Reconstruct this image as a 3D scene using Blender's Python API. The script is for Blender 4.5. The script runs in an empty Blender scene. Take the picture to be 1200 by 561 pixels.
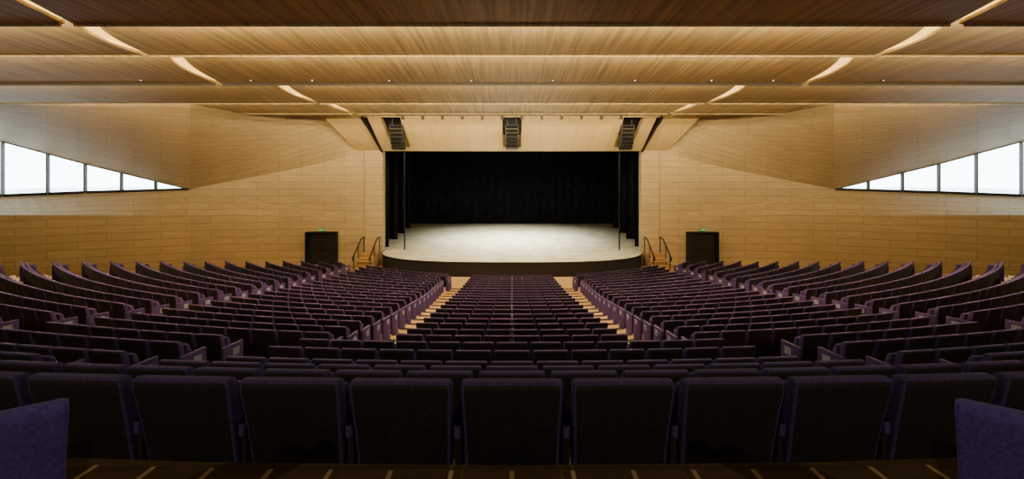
import bpy, math, random, bmesh
from mathutils import Vector, Matrix
random.seed(4)
S = bpy.context.scene
COL = S.collection
CY = 41.0          # centre of the seating arcs (on stage)
FLOOR = -6.3       # stalls floor, eye level = 0
STAGE = -5.38

# ------------------------------------------------------------ materials
def newmat(name):
    m = bpy.data.materials.new(name); m.use_nodes = True
    nt = m.node_tree
    return m, nt, nt.nodes["Principled BSDF"]
def plain(name, col, rough=0.6, metal=0.0, noise=0.15, nscale=20, spec=0.5, sheen=0):
    m, nt, b = newmat(name)
    tc = nt.nodes.new("ShaderNodeTexCoord")
    n = nt.nodes.new("ShaderNodeTexNoise"); n.inputs["Scale"].default_value = nscale
    nt.links.new(tc.outputs["Object"], n.inputs["Vector"])
    r = nt.nodes.new("ShaderNodeValToRGB")
    r.color_ramp.elements[0].position = .3; r.color_ramp.elements[1].position = .7
    r.color_ramp.elements[0].color = (*[c*(1-noise) for c in col], 1)
    r.color_ramp.elements[1].color = (*[min(1, c*(1+noise)) for c in col], 1)
    nt.links.new(n.outputs["Fac"], r.inputs["Fac"])
    nt.links.new(r.outputs["Color"], b.inputs["Base Color"])
    b.inputs["Roughness"].default_value = rough
    b.inputs["Metallic"].default_value = metal
    b.inputs["Specular IOR Level"].default_value = spec
    return m
def wood(name, c1, c2, grain=(1, 14, 14), joints=None, uv=True, rough=0.5, mortar=.012, jdark=.55, var=.92, spec=.4):
    m, nt, b = newmat(name)
    L = nt.links
    tc = nt.nodes.new("ShaderNodeTexCoord")
    src = tc.outputs["UV" if uv else "Object"]
    mp = nt.nodes.new("ShaderNodeMapping"); mp.inputs["Scale"].default_value = grain
    L.new(src, mp.inputs["Vector"])
    n = nt.nodes.new("ShaderNodeTexNoise"); n.inputs["Scale"].default_value = 1.0
    n.inputs["Detail"].default_value = 6; n.inputs["Roughness"].default_value = .65
    L.new(mp.outputs["Vector"], n.inputs["Vector"])
    r = nt.nodes.new("ShaderNodeValToRGB")
    r.color_ramp.elements[0].position = .32; r.color_ramp.elements[1].position = .68
    r.color_ramp.elements[0].color = (*c2, 1); r.color_ramp.elements[1].color = (*c1, 1)
    L.new(n.outputs["Fac"], r.inputs["Fac"])
    out = r.outputs["Color"]
    if joints:
        br = nt.nodes.new("ShaderNodeTexBrick")
        br.inputs["Scale"].default_value = 1
        br.inputs["Brick Width"].default_value = joints[0]
        br.inputs["Row Height"].default_value = joints[1]
        br.inputs["Mortar Size"].default_value = mortar
        br.inputs["Color1"].default_value = (1, 1, 1, 1)
        br.inputs["Color2"].default_value = (var, var, var*.99, 1)
        br.inputs["Mortar"].default_value = (jdark, jdark, jdark, 1)
        L.new(src, br.inputs["Vector"])
        mx = nt.nodes.new("ShaderNodeMix"); mx.data_type = 'RGBA'; mx.blend_type = 'MULTIPLY'
        mx.inputs[0].default_value = 1
        L.new(out, mx.inputs[6]); L.new(br.outputs["Color"], mx.inputs[7])
        out = mx.outputs[2]
    L.new(out, b.inputs["Base Color"])
    b.inputs["Roughness"].default_value = rough
    b.inputs["Specular IOR Level"].default_value = spec
    return m
def emit(name, col, st):
    m = bpy.data.materials.new(name); m.use_nodes = True
    nt = m.node_tree; nt.nodes.clear()
    o = nt.nodes.new("ShaderNodeOutputMaterial"); e = nt.nodes.new("ShaderNodeEmission")
    e.inputs[0].default_value = (*col, 1); e.inputs[1].default_value = st
    nt.links.new(e.outputs[0], o.inputs[0]); return m

M_WALL = wood("oak_wall_panels", (.50, .415, .29), (.34, .28, .19), (.5, 20, 1), (3.0, .5), mortar=.014, jdark=.52, var=.92, rough=.55)
M_WALLV = wood("oak_header_panels", (.54, .435, .26), (.44, .35, .21), (14, .8, 1), (1.2, 3.0), mortar=.010, var=.95)
M_CEIL = wood("oak_ceiling_battens", (.54, .43, .265), (.25, .20, .125), (9, .25, .25), None, uv=False)
M_FLOOR = wood("oak_floor", (.44, .31, .18), (.32, .22, .12), (1.2, 12, 12), (1.6, .14), uv=False, rough=.6, mortar=.004, spec=.2)
M_FLOOR_SHADE = wood("shaded_oak_platform", (.17, .115, .065), (.11, .075, .042), (1.2, 12, 12), (1.6, .14), uv=False, rough=.5, mortar=.004, spec=.3)  # floor oak with the seat row's shadow put into the colour
M_STREAK = wood("floor_light_streak", (.55, .42, .26), (.45, .34, .20), (12, 1, 1), None, uv=False)
M_PURPLE = plain("purple_fabric", (.082, .057, .160), .85, noise=.2, nscale=60, spec=.25)
M_PURPLE2 = plain("violet_chair_fabric", (.12, .09, .32), .85, noise=.2, nscale=60, spec=.25)
M_SHELL = plain("dark_seat_shell", (.032, .029, .031), .6, noise=.2, nscale=40, spec=.3)
M_LABEL = plain("row_label_plate", (.22, .27, .33), .5)
M_BLACK = plain("black_paint", (.012, .012, .013), .55)
M_METAL = plain("dark_metal", (.03, .03, .033), .35, metal=.7)
M_GRILLE = plain("black_grille", (.012, .012, .013), .8, spec=.1)
M_CURT = plain("black_velour", (.012, .014, .021), .9, noise=.4, nscale=1.2, spec=.15)
M_STAGE = plain("pale_stage_floor", (.57, .56, .45), .5, noise=.16, nscale=.9)
M_FASCIA = plain("stage_fascia_charcoal", (.014, .015, .019), .6)
M_STEEL = plain("window_frame_metal", (.16, .17, .17), .4, metal=.4)
M_SLOT = emit("warm_cove_diffuser", (1, .60, .20), 2.0)
M_LAMP = emit("downlight_lens", (1, .92, .75), 8)
M_EXIT = emit("exit_sign_green", (.1, .8, .35), .8)
M_DOOR = plain("black_door_leaf", (.016, .015, .015), .4)
M_BOUNCE = plain("pale_bounce_ground", (.55, .56, .56), .9, noise=.1, nscale=.3)

# ------------------------------------------------------------ mesh helper
class MB:
    def __init__(s): s.v = []; s.f = []; s.m = []; s.uv = []; s.mats = []
    def mi(s, mat):
        if mat not in s.mats: s.mats.append(mat)
        return s.mats.index(mat)
    def quad(s, pts, mat, uvs=None):
        b = len(s.v); s.v += [tuple(p) for p in pts]
        s.f.append(tuple(range(b, b+len(pts)))); s.m.append(s.mi(mat))
        s.uv.append(uvs or [(0, 0)]*len(pts))
    def box(s, c, d, mat, rot=None):
        x, y, z = [k/2 for k in d]
        P = []
        for sz in (-1, 1):
            for sx, sy in ((-1, -1), (1, -1), (1, 1), (-1, 1)):
                p = Vector((sx*x, sy*y, sz*z))
                if rot is not None: p = rot @ p
                P.append(p+Vector(c))
        s.hexa(P, mat)
    def hexa(s, P, mat):
        b = len(s.v); s.v += [tuple(p) for p in P]; k = s.mi(mat)
        for f in ((3, 2, 1, 0), (4, 5, 6, 7), (0, 1, 5, 4), (1, 2, 6, 5), (2, 3, 7, 6), (3, 0, 4, 7)):
            s.f.append(tuple(b+i for i in f)); s.m.append(k)
            q = [P[i] for i in f]
            n = (Vector(q[1])-Vector(q[0])).cross(Vector(q[2])-Vector(q[1]))
            a = max(range(3), key=lambda i: abs(n[i]))
            if a == 2: s.uv.append([(p[0], p[1]) for p in q])
            elif a == 1: s.uv.append([(p[0], p[2]) for p in q])
            else: s.uv.append([(p[1], p[2]) for p in q])
    def obj(s, name, parent=None, smooth=False, mesh_only=False):
        me = bpy.data.meshes.new(name); me.from_pydata(s.v, [], s.f)
        for m in s.mats: me.materials.append(m)
        me.polygons.foreach_set("material_index", s.m)
        ul = me.uv_layers.new(name="UVMap")
        flat = [c for f in s.uv for u in f for c in u]
        ul.data.foreach_set("uv", flat)
        if smooth: me.polygons.foreach_set("use_smooth", [True]*len(s.f))
        me.update()
        if mesh_only: return me
        o = bpy.data.objects.new(name, me); COL.objects.link(o)
        if parent: o.parent = parent
        return o
def empty(name, loc=(0, 0, 0)):
    o = bpy.data.objects.new(name, None); o.location = loc; COL.objects.link(o); return o
def tube(name, pts, r, mat, parent=None):
    cu = bpy.data.curves.new(name, 'CURVE'); cu.dimensions = '3D'; cu.bevel_depth = r; cu.bevel_resolution = 3
    sp = cu.splines.new('POLY'); sp.points.add(len(pts)-1)
    for i, p in enumerate(pts): sp.points[i].co = (*p, 1)
    cu.materials.append(mat)
    o = bpy.data.objects.new(name, cu); COL.objects.link(o)
    if parent: o.parent = parent
    return o

# ------------------------------------------------------------ theatre seat
def rrect(hw, y0, y1, z, r, n=4):
    r = min(r, (y1-y0)/2*.98, hw*.98)
    pts = []
    for cx, cy, a0 in ((hw-r, y1-r, 0), (-hw+r, y1-r, 90), (-hw+r, y0+r, 180), (hw-r, y0+r, 270)):
        for i in range(n+1):
            a = math.radians(a0+90*i/n)
            pts.append((cx+r*math.cos(a), cy+r*math.sin(a), z))
    return pts
def loft(mb, rings, mat):
    n = len(rings[0])
    for a, b in zip(rings, rings[1:]):
        for i in range(n):
            j = (i+1) % n
            mb.quad([a[i], a[j], b[j], b[i]], mat)
    mb.quad(list(reversed(rings[0])), mat); mb.quad(rings[-1], mat)
def seat_mesh(end=0, shell=None, fab=None, arms=True):
    shell = shell or M_SHELL; fab = fab or M_PURPLE
    mb = MB()
    Z = [.24, .26, .34, .46, .60, .74, .83, .868, .88]
    W = [.222, .232, .237, .240, .244, .250, .254, .252, .242]
    Y = [.135, .12, .095, .065, .035, .00, -.022, -.026, -.018]
    T = [.03, .06, .08, .095, .10, .10, .095, .08, .05]
    rings = [rrect(w, y, y+t, z, .016) for z, w, y, t in zip(Z, W, Y, T)]
    n = len(rings[0])
    for k, (a, b) in enumerate(zip(rings, rings[1:])):
        for i in range(n):
            j = (i+1) % n
            mb.quad([a[i], a[j], b[j], b[i]], shell if (i == 14 and 1 <= k <= 6) else fab)
    mb.quad(list(reversed(rings[0])), fab); mb.quad(rings[-1], fab)
    Zc = [.36, .38, .48, .62, .74, .78, .79]
    Wc = [.21, .228, .234, .234, .23, .22, .20]
    Yc = [.22, .20, .175, .15, .135, .14, .155]
    Tc = [.06, .11, .14, .14, .12, .09, .05]
    loft(mb, [rrect(w, y, y+t, z, .04) for z, w, y, t in zip(Zc, Wc, Yc, Tc)], fab)
    mb.box((0, .2, .34), (.5 if arms else .4, .06, .05), M_METAL)
    if not arms:
        mb.box((0, .2, .17), (.08, .08, .32), M_METAL); mb.box((0, .2, .012), (.4, .4, .024), M_METAL)
    def arm(x, wide):
        loft(mb, [[(p[0]+x, p[1], p[2]) for p in rrect(wide, .04, .46, z, .025, 2)] for z in (.57, .585, .62, .635)], fab)
        mb.box((x, .18, .30), (.03, .22, .56), M_SHELL)
        mb.box((x, .2, .012), (.06, .36, .024), M_METAL)
    for sx in (-1, 1):
        if not arms: continue
        if end == sx:
            x = sx*.275
            loft(mb, [[(p[0]+x, p[1], p[2]) for p in rrect(.03, -.02, .50, z, .028, 2)]
                      for z in (.02, .05, .6, .645, .655)], fab)
            mb.box((x+sx*.032, .30, .52), (.006, .16, .13), M_LABEL)
        else:
            arm(sx*.275, .018)
    me = mb.obj("seat_mesh", mesh_only=True)
    me.polygons.foreach_set("use_smooth", [True]*len(me.polygons))
    bm = bmesh.new(); bm.from_mesh(me); bmesh.ops.remove_doubles(bm, verts=bm.verts, dist=.0004)
    bm.to_mesh(me); bm.free()
    me.set_sharp_from_angle(angle=math.radians(40))
    return me
SEAT = {0: seat_mesh(0), -1: seat_mesh(-1), 1: seat_mesh(1)}
SEATP = seat_mesh(0, M_PURPLE2, M_PURPLE2, False)

TAB = [(2.54, -1.02), (3.9, -1.5), (5, -1.87), (6.2, -2.26), (10, -3.1), (13, -3.6), (20, -4.6), (27.6, -5.42)]
def ztop(d):
    if d <= TAB[0][0]: return TAB[0][1]
    for (a, za), (b, zb) in zip(TAB, TAB[1:]):
        if d <= b: return za+(zb-za)*(d-a)/(b-a)
    return TAB[-1][1]
ROWS = [2.54, 3.9, 5.0, 6.2, 7.3, 8.4]+[9.6+i for i in range(19)]
def zfl(d): return ztop(d)-.88
def thmax(d):
    R = CY-d
    return math.acos(max(-1, min(1, (CY-6.0*abs(ztop(d)))/R)))
for d in ROWS:
    R = CY-d; zf = zfl(d); tm = thmax(d)
    c = 2.25 if d > 9 else 3.6
    if d < 4.5: c = 6.4
    blocks = [(-c, c)]
    xo = R*math.sin(tm)
    for a, b in ((c+1.2, 8.9), (10.1, xo)):
        if b-a > .8: blocks += [(a, b), (-b, -a)]
    for a, b in blocks:
        ta, tb = math.asin(a/R), math.asin(max(-1, min(1, b/R)))
        n = max(1, int((tb-ta)*R/.553))
        row = empty("theatre_seat_row", (0, 0, zf))
        pt = .553/R; mid = (ta+tb)/2
        for i in range(n):
            th = mid+(i-(n-1)/2)*pt
            kind = -1 if i == 0 else (1 if i == n-1 else 0)
            o = bpy.data.objects.new("seat", SEAT[kind]); COL.objects.link(o)
            o.parent = row
            o.location = (R*math.sin(th), CY-R*math.cos(th), 0)
            o.rotation_euler = (0, 0, th)

# low chairs standing on the rear platform next to the viewer
PLAT = -1.36
for sx in (-1, 1):
    g = empty("low_chair", (0, 0, PLAT))
    o = bpy.data.objects.new("seat", SEATP); COL.objects.link(o); o.parent = g
    a = math.radians(40)*(-sx); k = .80
    loc = Vector((sx*1.31, 1.51, 0)) - Matrix.Rotation(a, 3, 'Z') @ Vector((-sx*.25*k, -.02*k, 0))
    o.location = (loc.x, loc.y, 0); o.rotation_euler = (0, 0, a); o.scale = (k, k, k*.985)

# ------------------------------------------------------------ terraces
mb = MB()
def arcslab(mb, d0, d1, z, tm, base=-6.4, seg=28, mat=M_FLOOR):
    r0, r1 = CY-d0, CY-d1
    for i in range(seg):
        a = -tm+2*tm*i/seg; b = -tm+2*tm*(i+1)/seg
        def P(r, t, zz): return (r*math.sin(t), CY-r*math.cos(t), zz)
        mb.hexa([P(r0, a, base), P(r0, b, base), P(r1, b, base), P(r1, a, base),
                 P(r0, a, z), P(r0, b, z), P(r1, b, z), P(r1, a, z)], mat)
arcslab(mb, -7.5, ROWS[0]-.14, PLAT, math.radians(30), mat=M_FLOOR_SHADE)
# light streaks on the rear platform, put in as thin pale strips
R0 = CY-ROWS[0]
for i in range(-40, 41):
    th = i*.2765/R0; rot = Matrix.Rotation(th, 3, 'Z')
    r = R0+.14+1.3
    mb.box((r*math.sin(th), CY-r*math.cos(th), PLAT+.001), (.022, 2.5, .004), M_STREAK, rot)
for i in range(len(ROWS)-1):
    d = ROWS[i]
    arcslab(mb, d-.14, ROWS[i+1]-.14, zfl(d), thmax(d)+1.3/(CY-d))
for i in range(len(ROWS)-1):
    d = ROWS[i]; dn = ROWS[i+1]
    rise = zfl(d)-zfl(dn)
    if rise < .1 or d < 4.5: continue
    c = 2.85 if d > 9 else 4.2
    for xa in (c, -c, 9.5, -9.5):
        R = CY-(dn-.14); th = math.asin(xa/R)
        r = R-.17; rot = Matrix.Rotation(th, 3, 'Z')
        mb.box((r*math.sin(th), CY-r*math.cos(th), zfl(dn)+rise/4), (1.15, .33, rise/2), M_FLOOR, rot)
        for rr, zz in ((R+.05, zfl(d)), (R-.29, zfl(dn)+rise/2)):      # dark stair nosings
            mb.box((rr*math.sin(th), CY-rr*math.cos(th), zz+.004), (1.15, .06, .012), M_METAL, rot)
mb.obj("floor_terrace")
mb = MB(); mb.box((0, 15, FLOOR-.1), (84, 46, .2), M_FLOOR); mb.obj("floor")
mb = MB(); mb.box((0, 40, -7.2), (500, 500, .4), M_BOUNCE); mb.obj("ground_bounce")  # ground made pale to bounce more daylight in through the windows

# ------------------------------------------------------------ stage
def apron(x): return 36-4.4*math.sqrt(max(0, 1-abs(x/9.0)**3.0))
mb = MB(); N = 48
xs = [-9.0*math.cos(math.pi*i/N) for i in range(N+1)]
for a, b in zip(xs, xs[1:]):
    mb.quad([(a, apron(a), STAGE), (b, apron(b), STAGE), (b, 36, STAGE), (a, 36, STAGE)], M_STAGE)
    mb.quad([(a, apron(a), FLOOR), (b, apron(b), FLOOR), (b, apron(b), STAGE-.06), (a, apron(a), STAGE-.06)], M_FASCIA)
    mb.quad([(a, apron(a)-.03, STAGE-.06), (b, apron(b)-.03, STAGE-.06), (b, apron(b)-.03, STAGE), (a, apron(a)-.03, STAGE)], M_BLACK)
    mb.quad([(a, apron(a)-.03, STAGE), (b, apron(b)-.03, STAGE), (b, apron(b), STAGE), (a, apron(a), STAGE)], M_BLACK)
mb.obj("stage_apron")
mb = MB()
mb.quad([(-9.05, 36, STAGE), (9.05, 36, STAGE), (9.05, 36.8, STAGE), (-9.05, 36.8, STAGE)], M_STAGE)
mb.quad([(-13, 36.8, STAGE), (13, 36.8, STAGE), (13, 58, STAGE), (-13, 58, STAGE)], M_STAGE)
mb.obj("floor_stage")
def curtain(name, p0, p1, z0, z1, amp=.12, wl=.9):
    mb = MB(); p0 = Vector(p0); p1 = Vector(p1); d = p1-p0; L = d.length; d.normalize(); n = Vector((-d.y, d.x))
    k = int(L/.1); prev = None
    for i in range(k+1):
        s = L*i/k
        off = amp*math.sin(s/wl*2*math.pi)+amp*.5*math.sin(s/wl*3.3+1)
        p = p0+d*s+n*off
        if prev is not None:
            mb.quad([(prev.x, prev.y, z0), (p.x, p.y, z0), (p.x, p.y, z1), (prev.x, prev.y, z1)], M_CURT)
        prev = p
    return mb.obj(name, smooth=False)
curtain("stage_backdrop_curtain", (-12.2, 56.8), (12.2, 56.8), STAGE, 6.5, amp=.05)
for sx in (-1, 1):
    for j, (d, x0) in enumerate(((38.5, 9.25), (43, 9.6), (47.5, 9.95), (52, 10.3))):
        curtain("stage_leg_curtain", (sx*x0, d), (sx*12.1, d), STAGE, 6.5)
    curtain("stage_side_curtain", (sx*12.6, 36.9), (sx*12.6, 56.5), STAGE, 6.5)
mb = MB()
mb.box((0, 58.2, .6), (27, .3, 12.4), M_BLACK); mb.box((0, 47.2, 6.9), (27, 22.2, .3), M_BLACK)
for sx in (-1, 1): mb.box((sx*13.3, 47.2, .6), (.3, 22, 12.4), M_BLACK)
mb.box((0, 36.9, 3.9), (26, .3, 4.2), M_BLACK)
mb.obj("wall_stagehouse")
for sx in (-1, 1):
    tube("stage_lighting_pipe", [(sx*7.72, 36.8, STAGE), (sx*7.72, 36.8, 1.7)], .05, M_METAL)
for sx in (-1, 1):
    mb = MB()
    for k in range(5):
        h = .92*(k+1)/5
        mb.box((sx*9.75, 33.4+.32*k, FLOOR+h/2), (1.1, .32, h), M_FLOOR)
    mb.box((sx*9.75, 35.4, FLOOR+.46), (1.1, 1.0, .92), M_FLOOR)
    mb.obj("stage_stairs")
    g = empty("stair_handrail")
    for xo in (9.22, 10.3):
        pts = [(sx*xo, 33.2, FLOOR+.75)]
        pts += [(sx*xo, 33.2-.12*math.sin(math.radians(a)), FLOOR+.87-.12*math.cos(math.radians(a))) for a in range(30, 181, 30)]
        pts += [(sx*xo, 35.0, STAGE+1.05), (sx*xo, 35.8, STAGE+1.05)]
        tube("rail", pts, .04, M_METAL, g)
        for y, zb, zt in ((33.35, FLOOR, FLOOR+1.05), (34.3, FLOOR+.4, FLOOR+1.55), (35.6, STAGE, STAGE+1.05)):
            tube("post", [(sx*xo, y, zb), (sx*xo, y, zt)], .03, M_METAL, g)

# ------------------------------------------------------------ proscenium
for sx in (-1, 1):
    mb = MB()
    mb.box((sx*9.7, 36.3, (FLOOR+1.75)/2), (1.25, .7, 1.75-FLOOR), M_WALL)
    mb.box((sx*10.345, 35.94, (FLOOR+1.75)/2), (.03, .05, 1.75-FLOOR), M_CEIL)
    mb.obj("trim_proscenium_jamb")
mb = MB()
zt, zb, dt, db = 3.80, 1.68, 33.0, 36.0
def hp(x, t, off=0):
    return (x*(1+.03*t), db+(dt-db)*t+off, zb+(zt-zb)*t)
def hquad(x0, x1, mat=M_WALLV):
    L = math.hypot(zt-zb, dt-db)
    mb.quad([hp(x0, 0), hp(x1, 0), hp(x1, 1), hp(x0, 1)], mat, [(x0, 0), (x1, 0), (x1, L), (x0, L)])
niches = [(-8.3, -7.05), (-.62, .62), (7.05, 8.3)]
xs = [-9.1]+[k for n in niches for k in n]+[9.1]
for i in range(0, len(xs), 2): hquad(xs[i], xs[i+1])
mb.quad([(-9.1, 36, zb), (9.1, 36, zb), (9.1, 36.8, zb), (-9.1, 36.8, zb)], M_BLACK)
for a, b in niches:
    A = [hp(a, .12), hp(b, .12), hp(b, 1), hp(a, 1)]
    hb = [hp(a, 0), hp(b, 0), hp(b, .12), hp(a, .12)]
    mb.quad(hb, M_WALLV, [(a, 0), (b, 0), (b, .3), (a, .3)])
    K = [(p[0], p[1]+.9, p[2]) for p in A]
    for i in range(4):
        j = (i+1) % 4
        mb.quad([A[i], A[j], K[j], K[i]], M_WALLV if i != 2 else M_BLACK, [(0, 0), (1, 0), (1, 1), (0, 1)])
    mid0 = [K[0], K[1], tuple((Vector(K[1])*.55+Vector(K[2])*.45)), tuple((Vector(K[0])*.55+Vector(K[3])*.45))]
    mb.quad(mid0, M_CEIL); mb.quad([mid0[3], mid0[2], K[2], K[3]], M_BLACK)
for sx in (-1, 1):
    q = [(sx*9.1, 36, zb), (sx*10.9, 36, zb), (sx*12.2, 33, zt), (sx*9.85, 33, zt)]
    mb.quad(q if sx > 0 else q[::-1], M_WALLV, [(0, 0), (1.2, 0), (2.6, 3.6), (.4, 3.6)])
mb.obj("wall_proscenium_header")
for sx in (-1, 1):
    mb = MB()
    p0 = Vector((sx*9.12, 35.9, zb)); p1 = Vector((sx*9.62, 32.9, zt+.1))
    w = .10
    mb.hexa([p0+Vector((-w/2, 0, -.1)), p0+Vector((w/2, 0, -.1)), p0+Vector((w/2, .2, .1)), p0+Vector((-w/2, .2, .1)),
             p1+Vector((-w/2, 0, -.25)), p1+Vector((w/2, 0, -.25)), p1+Vector((w/2, .2, .1)), p1+Vector((-w/2, .2, .1))], M_BLACK)
    mb.obj("trim_proscenium_fin")
for xc in (-7.6, 0, 7.6):
    g = MB()
    for k in range(6):
        z = 3.15-.255*k
        g.box((xc, 33.75+.035*k*k*.6, z), (.85, .55, .24), M_BLACK, Matrix.Rotation(math.radians(-2.5*k), 3, 'X'))
        g.box((xc, 33.75+.035*k*k*.6-.28, z), (.75, .02, .17), M_GRILLE)
    for dx in (-.3, .3): g.box((xc+dx, 33.8, 3.45), (.04, .04, .6), M_METAL)
    g.obj("line_array_loudspeaker")

# ------------------------------------------------------------ side walls
# lower X,D, ledge z | window plane X,D, z bottom, z top | ceiling junction X,D,z
ST = [
 (10.3, 36, -2.82, 10.3, 36, -2.75, 1.62, 10.3, 35.6, 4.15),
 (12.0, 36, -2.82, 12.0, 36, -2.75, 1.20, 11.4, 34.3, 4.15),
 (15.6, 36, -2.82, 15.73, 36.3, -2.24, .36, 14.5, 32.6, 4.15),
 (22.05, 35, -2.74, 22.7, 36.0, -1.05, -1.00, 17.6, 28, 4.06),
 (27.5, 33, -2.585, 28.75, 34.5, -1.21, .75, 21.67, 26, 4.03),
 (31.0, 31, -2.43, 33.0, 33.0, -1.375, 2.2, 24.5, 24.5, 4.0),
 (33.8, 29, -2.27, 36.2, 31.0, -1.4, 2.84, 25.7, 22, 3.9),
 (36.0, 24, -2.0, 39.0, 25.0, -1.3, 3.0, 27, 17, 3.8),
 (37.0, 14, -1.9, 39.5, 14.0, -1.3, 3.0, 29, 10, 3.8),
 (37.0, -8, -1.9, 39.5, -8.0, -1.3, 3.0, 29, -8, 3.8)]
def build_side(sx, nm):
    mb = MB(); U = 0
    SUB = 6; NV = 10
    def prof(i, t):
        a, b = ST[i], ST[min(i+1, len(ST)-1)]
        q = [x+(y-x)*t for x, y in zip(a, b)]
        lo = Vector((sx*q[0], q[1], FLOOR)); le = Vector((sx*q[0], q[1], q[2]))
        wb = Vector((sx*q[3], q[4], q[5])); wt = Vector((sx*q[3], q[4], q[6]))
        tp = Vector((sx*q[7], q[8], q[9]))
        ctrl = wt.lerp(tp, .42)+Vector((0, 0, (tp.z-wt.z)*.16))
        up = []
        for k in range(NV+1):
            v = k/NV
            up.append(wt*(1-v)**2+ctrl*2*v*(1-v)+tp*v*v)
        dirv = (up[-1]-up[-2]); dirv = dirv/max(dirv.z, .05)
        up.append(tp+dirv*(5.05-tp.z)*.8)
        return lo, le, wb, wt, up
    for i in range(len(ST)-1):
        solid = (i < 3) or (i >= 7)
        for s in range(SUB):
            A = prof(i, s/SUB); B = prof(i, (s+1)/SUB)
            du = (B[0]-A[0]).length
            def strip(pa, pb, v0):
                v = v0
                for k in range(len(pa)-1):
                    dv = ((pa[k+1]-pa[k]).length+(pb[k+1]-pb[k]).length)/2
                    q = [pa[k], pb[k], pb[k+1], pa[k+1]]; uv = [(U, v), (U+du, v), (U+du, v+dv), (U, v+dv)]
                    if sx > 0: q = q[::-1]; uv = uv[::-1]
                    mb.quad(q, M_WALL, uv); v += dv
            strip([A[0], A[1]], [B[0], B[1]], 0)
            strip([A[1], A[2]], [B[1], B[2]], 3.55)
            if solid:
                q = [A[2], B[2], B[3], A[3]]; uv = [(U, A[2].z), (U+du, B[2].z), (U+du, B[3].z), (U, A[3].z)]
                if sx > 0: q = q[::-1]; uv = uv[::-1]
                mb.quad(q, M_WALL, uv)
            strip(A[4], B[4], 6.1)
            U += du
    o = mb.obj(nm)
    fr = MB()
    def bar(p, q, r, mat=M_STEEL):
        d = (q-p); L = d.length; rot = d.to_track_quat('Z', 'Y').to_matrix()
        fr.box((p+q)/2, (r, r, L), mat, rot)
    for i in (3, 4, 5, 6):
        for t in {3: (.05, .33, .66), 4: (0, .45, .97), 5: (.55,), 6: (0, .25, .5, .75, 1)}[i]:
            A = prof(i, t)
            if A[3].z-A[2].z > .15: bar(A[2], A[3], .16)
        for s in range(SUB):
            A = prof(i, s/SUB); B = prof(i, (s+1)/SUB)
            bar(A[2]+Vector((0, 0, .06)), B[2]+Vector((0, 0, .06)), .16, M_BLACK); bar(A[3], B[3], .10)
    fr.obj("window_"+("1" if sx < 0 else "2"))
build_side(-1, "wall_left"); build_side(1, "wall_right")
mb = MB(); mb.box((0, -7.8, -.6), (80, .3, 11.6), M_WALL); mb.obj("wall_back")
mb = MB()
for sx in (-1, 1): mb.box((sx*12.5, 36.9, 3.3), (5, .2, 4.0), M_WALL)
mb.box((0, 36.75, 4.4), (24, .15, 1.4), M_WALL)
mb.obj("wall_above_proscenium")

for sx in (-1, 1):
    g = empty("door_"+("1" if sx < 0 else "2"))
    xc = sx*13.3; y = 35.95
    mb = MB()
    mb.box((xc-1.03, y-.2, FLOOR+1.15), (.08, .5, 2.3), M_BLACK); mb.box((xc+1.03, y-.2, FLOOR+1.15), (.08, .5, 2.3), M_BLACK)
    mb.box((xc, y-.2, FLOOR+2.3), (2.14, .5, .08), M_BLACK)
    mb.obj("surround", g)
    mb = MB()
    for k in (-.5, .5):
        mb.box((xc+k, y-.03, FLOOR+1.13), (.97, .05, 2.2), M_DOOR)
        mb.box((xc+k*.35, y-.08, FLOOR+1.05), (.5, .05, .06), M_METAL)
    mb.obj("leaves", g)
    mb = MB(); mb.box((xc, y-.3, FLOOR+2.48), (.30, .05, .10), M_EXIT); mb.box((xc, y-.26, FLOOR+2.48), (.34, .04, .14), M_METAL)
    mb.obj("exit_sign")

# ------------------------------------------------------------ ceiling
E = [(11.5, 3.39), (15.5, 3.62), (20.5, 3.66), (26.0, 3.64), (31.0, 3.72), (33.05, 3.78)]
edges = [(3.0, 9.85), (9.4, 10.95), (10.0, 11.6), (9.2, 9.75), (9.3, 9.4), (9.7, 9.9)]
mb = MB(); slot = MB()
def area(name, loc, rot, sx, sy, power, col, spread=180):
    l = bpy.data.lights.new(name, 'AREA'); l.shape = 'RECTANGLE'; l.size = sx; l.size_y = sy
    l.energy = power; l.color = col; l.spread = math.radians(spread)
    o = bpy.data.objects.new(name, l); o.location = loc; o.rotation_euler = rot; COL.objects.link(o); return o
WARM = (1, .77, .44)
nearpt = []
for k, (fd, fz) in enumerate(E):
    nearpt.append((-7.8, 3.95) if k == 0 else (E[k-1][0]-.35, E[k-1][1]+.50))
def panel_z(k, d):
    n0 = nearpt[k]; f0 = E[k]
    return n0[1]+(f0[1]-n0[1])*(d-n0[0])/(f0[0]-n0[0])
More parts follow.
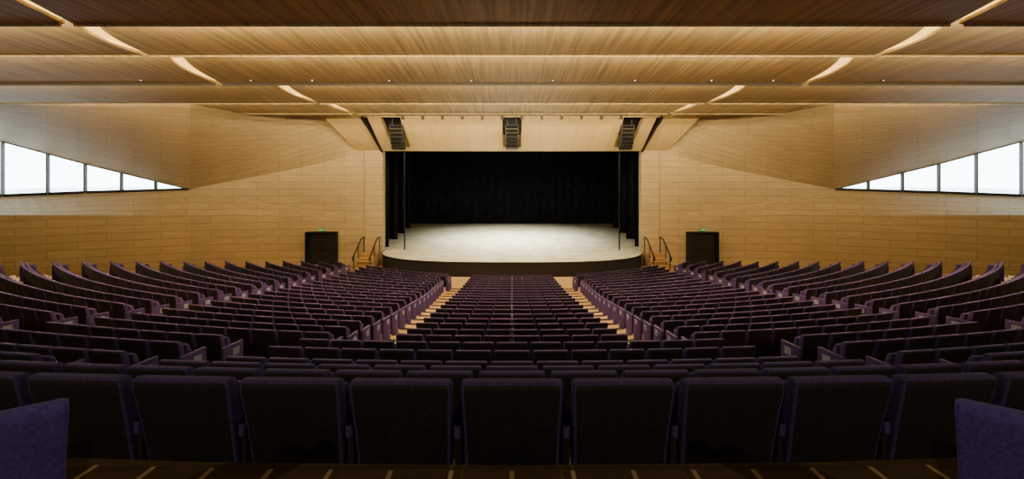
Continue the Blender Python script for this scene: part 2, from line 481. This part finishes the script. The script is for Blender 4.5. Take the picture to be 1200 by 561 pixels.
for k, (fd, fz) in enumerate(E):
    nd, nz = nearpt[k]; NS = 14; e0, e1 = edges[k]
    def ex(t): return e0+(e1-e0)*t + .45*math.sin(math.pi*t)*(1 if k else 1.5)
    def ww(t): return .06+.42*math.sin(math.pi*min(1, t*.8+.1))
    for s in range(NS):
        t0, t1 = s/NS, (s+1)/NS
        d0, d1 = nd+(fd-nd)*t0, nd+(fd-nd)*t1; z0, z1 = nz+(fz-nz)*t0, nz+(fz-nz)*t1
        def slab(xa0, xb0, xa1, xb1):
            mb.hexa([(xa0, d0, z0), (xb0, d0, z0), (xb1, d1, z1), (xa1, d1, z1),
                     (xa0, d0, z0+.07), (xb0, d0, z0+.07), (xb1, d1, z1+.07), (xa1, d1, z1+.07)], M_CEIL)
        slab(-ex(t0), ex(t0), -ex(t1), ex(t1))
        slab(ex(t0)+ww(t0), 38, ex(t1)+ww(t1), 38)
        slab(-38, -ex(t0)-ww(t0), -38, -ex(t1)-ww(t1))
        for sx in (-1, 1):
            slot.quad([(sx*(ex(t0)-.1), d0, z0+.12), (sx*(ex(t0)+ww(t0)+.1), d0, z0+.12),
                       (sx*(ex(t1)+ww(t1)+.1), d1, z1+.12), (sx*(ex(t1)-.1), d1, z1+.12)], M_SLOT)
    for xa, xb in ((-e1, e1), (e1+.3, 38), (-38, -e1-.3)):
        th = .10 if k == 2 else .05
        mb.box(((xa+xb)/2, fd+.02, fz+.02), (xb-xa, .05, .09+th), M_BLACK if k == 2 else M_CEIL)
    if k < 5:
        for xc, L in ((0, 19), (-18, 15), (18, 15)):
            if abs(xc) > 0 and k > 3: continue
            # LED line just in front of the far edge, washing the next panel
            area("ceiling_cove_light", (xc, fd+.10, fz+.10), (math.radians(150), 0, 0), L, .10, (2500 if k < 4 else 900)*L/19*(1 if xc == 0 else .6), WARM)
mb.obj("ceiling")
slot.obj("ceiling_cove_diffuser")
mb = MB(); mb.box((0, 14.5, 5.15), (84, 45.5, .15), M_WALL); mb.obj("ceiling_slab")

def downlight(x, d, k, power, r=.05, ang=125, tilt=0):
    z = panel_z(k, d)
    g = empty("recessed_downlight", (x, d, z))
    mb = MB(); n = 16
    for i in range(n):
        a, b = 2*math.pi*i/n, 2*math.pi*(i+1)/n
        c = lambda r, t, zz: (r*math.cos(t), r*math.sin(t), zz)
        mb.quad([c(r, b, -.03), c(r, a, -.03), c(r+.03, a, -.03), c(r+.03, b, -.03)], M_METAL)
        mb.quad([c(r+.03, a, -.03), c(r+.03, b, -.03), c(r+.03, b, .0), c(r+.03, a, .0)], M_METAL)
        mb.quad([(0, 0, -.02), c(r, b, -.02), c(r, a, -.02)], M_LAMP)
    mb.obj("lens", g)
    l = bpy.data.lights.new("lamp", 'SPOT'); l.energy = power; l.color = (1, .88, .66)
    l.spot_size = math.radians(ang); l.spot_blend = .6; l.shadow_soft_size = .06
    o = bpy.data.objects.new("lamp", l); o.location = (0, 0, -.10); o.parent = g; COL.objects.link(o)
    o.rotation_euler = (math.radians(tilt), 0, 0)
for x, p in ((-14.5, 1100), (-10.2, 400), (-7.8, 700), (-4.8, 1100), (-1.6, 600), (1.6, 600), (4.8, 1100), (7.8, 700), (10.2, 400), (14.5, 1100)):
    downlight(x, 20.0, 2, p, ang=140, tilt=-19)
for x in (-12, -4, 4, 12): downlight(x, -5.5, 0, 560, tilt=50)  # unseen lamps behind the camera, added to light the seat backs
for x in (-7.5, -4.5, -1.5, 1.5, 4.5, 7.5): downlight(x, 30.3, 4, 420)
g = MB(); g.box((0, 30.9, 3.62), (14, .06, .06), M_BLACK)
for i in range(12):
    g.box((-6.6+1.2*i, 30.9, 3.45), (.16, .24, .2), M_BLACK)
g.obj("lighting_bar")

# ------------------------------------------------------------ lighting
area("stage_overhead_light", (0, 40.5, 6.3), (0, 0, 0), 5, 3, 750, (1, .96, .82), 85)
area("stage_overhead_light", (0, 47, 6.3), (0, 0, 0), 5, 3, 850, (1, .96, .82), 85)
l = bpy.data.lights.new("stage_spotlight", 'SPOT'); l.energy = 8500; l.color = (1, .96, .8)
l.spot_size = math.radians(74); l.spot_blend = 1; l.shadow_soft_size = .4
o = bpy.data.objects.new("stage_spotlight", l); o.location = (0, 42.5, 6.3); COL.objects.link(o)
area("stage_apron_light", (0, 32.2, 3.6), (math.radians(12), 0, 0), 9, .4, 280, (1, .92, .72), 100)
w = bpy.data.worlds.new("World"); S.world = w; w.use_nodes = True
nt = w.node_tree; bg = nt.nodes["Background"]
bg.inputs[0].default_value = (.78, .93, 1, 1); bg.inputs[1].default_value = 6.5
try:
    S.view_settings.view_transform = 'AgX'; S.view_settings.look = 'AgX - Medium High Contrast'
except Exception: pass

cam = bpy.data.cameras.new("camera"); cam.sensor_width = 36
cam.lens = 18; cam.shift_y = -75.5/1200
cam.clip_end = 400
co = bpy.data.objects.new("camera", cam); COL.objects.link(co)
co.location = (0, 0, 0); co.rotation_euler = (math.radians(90), 0, 0)
S.camera = co
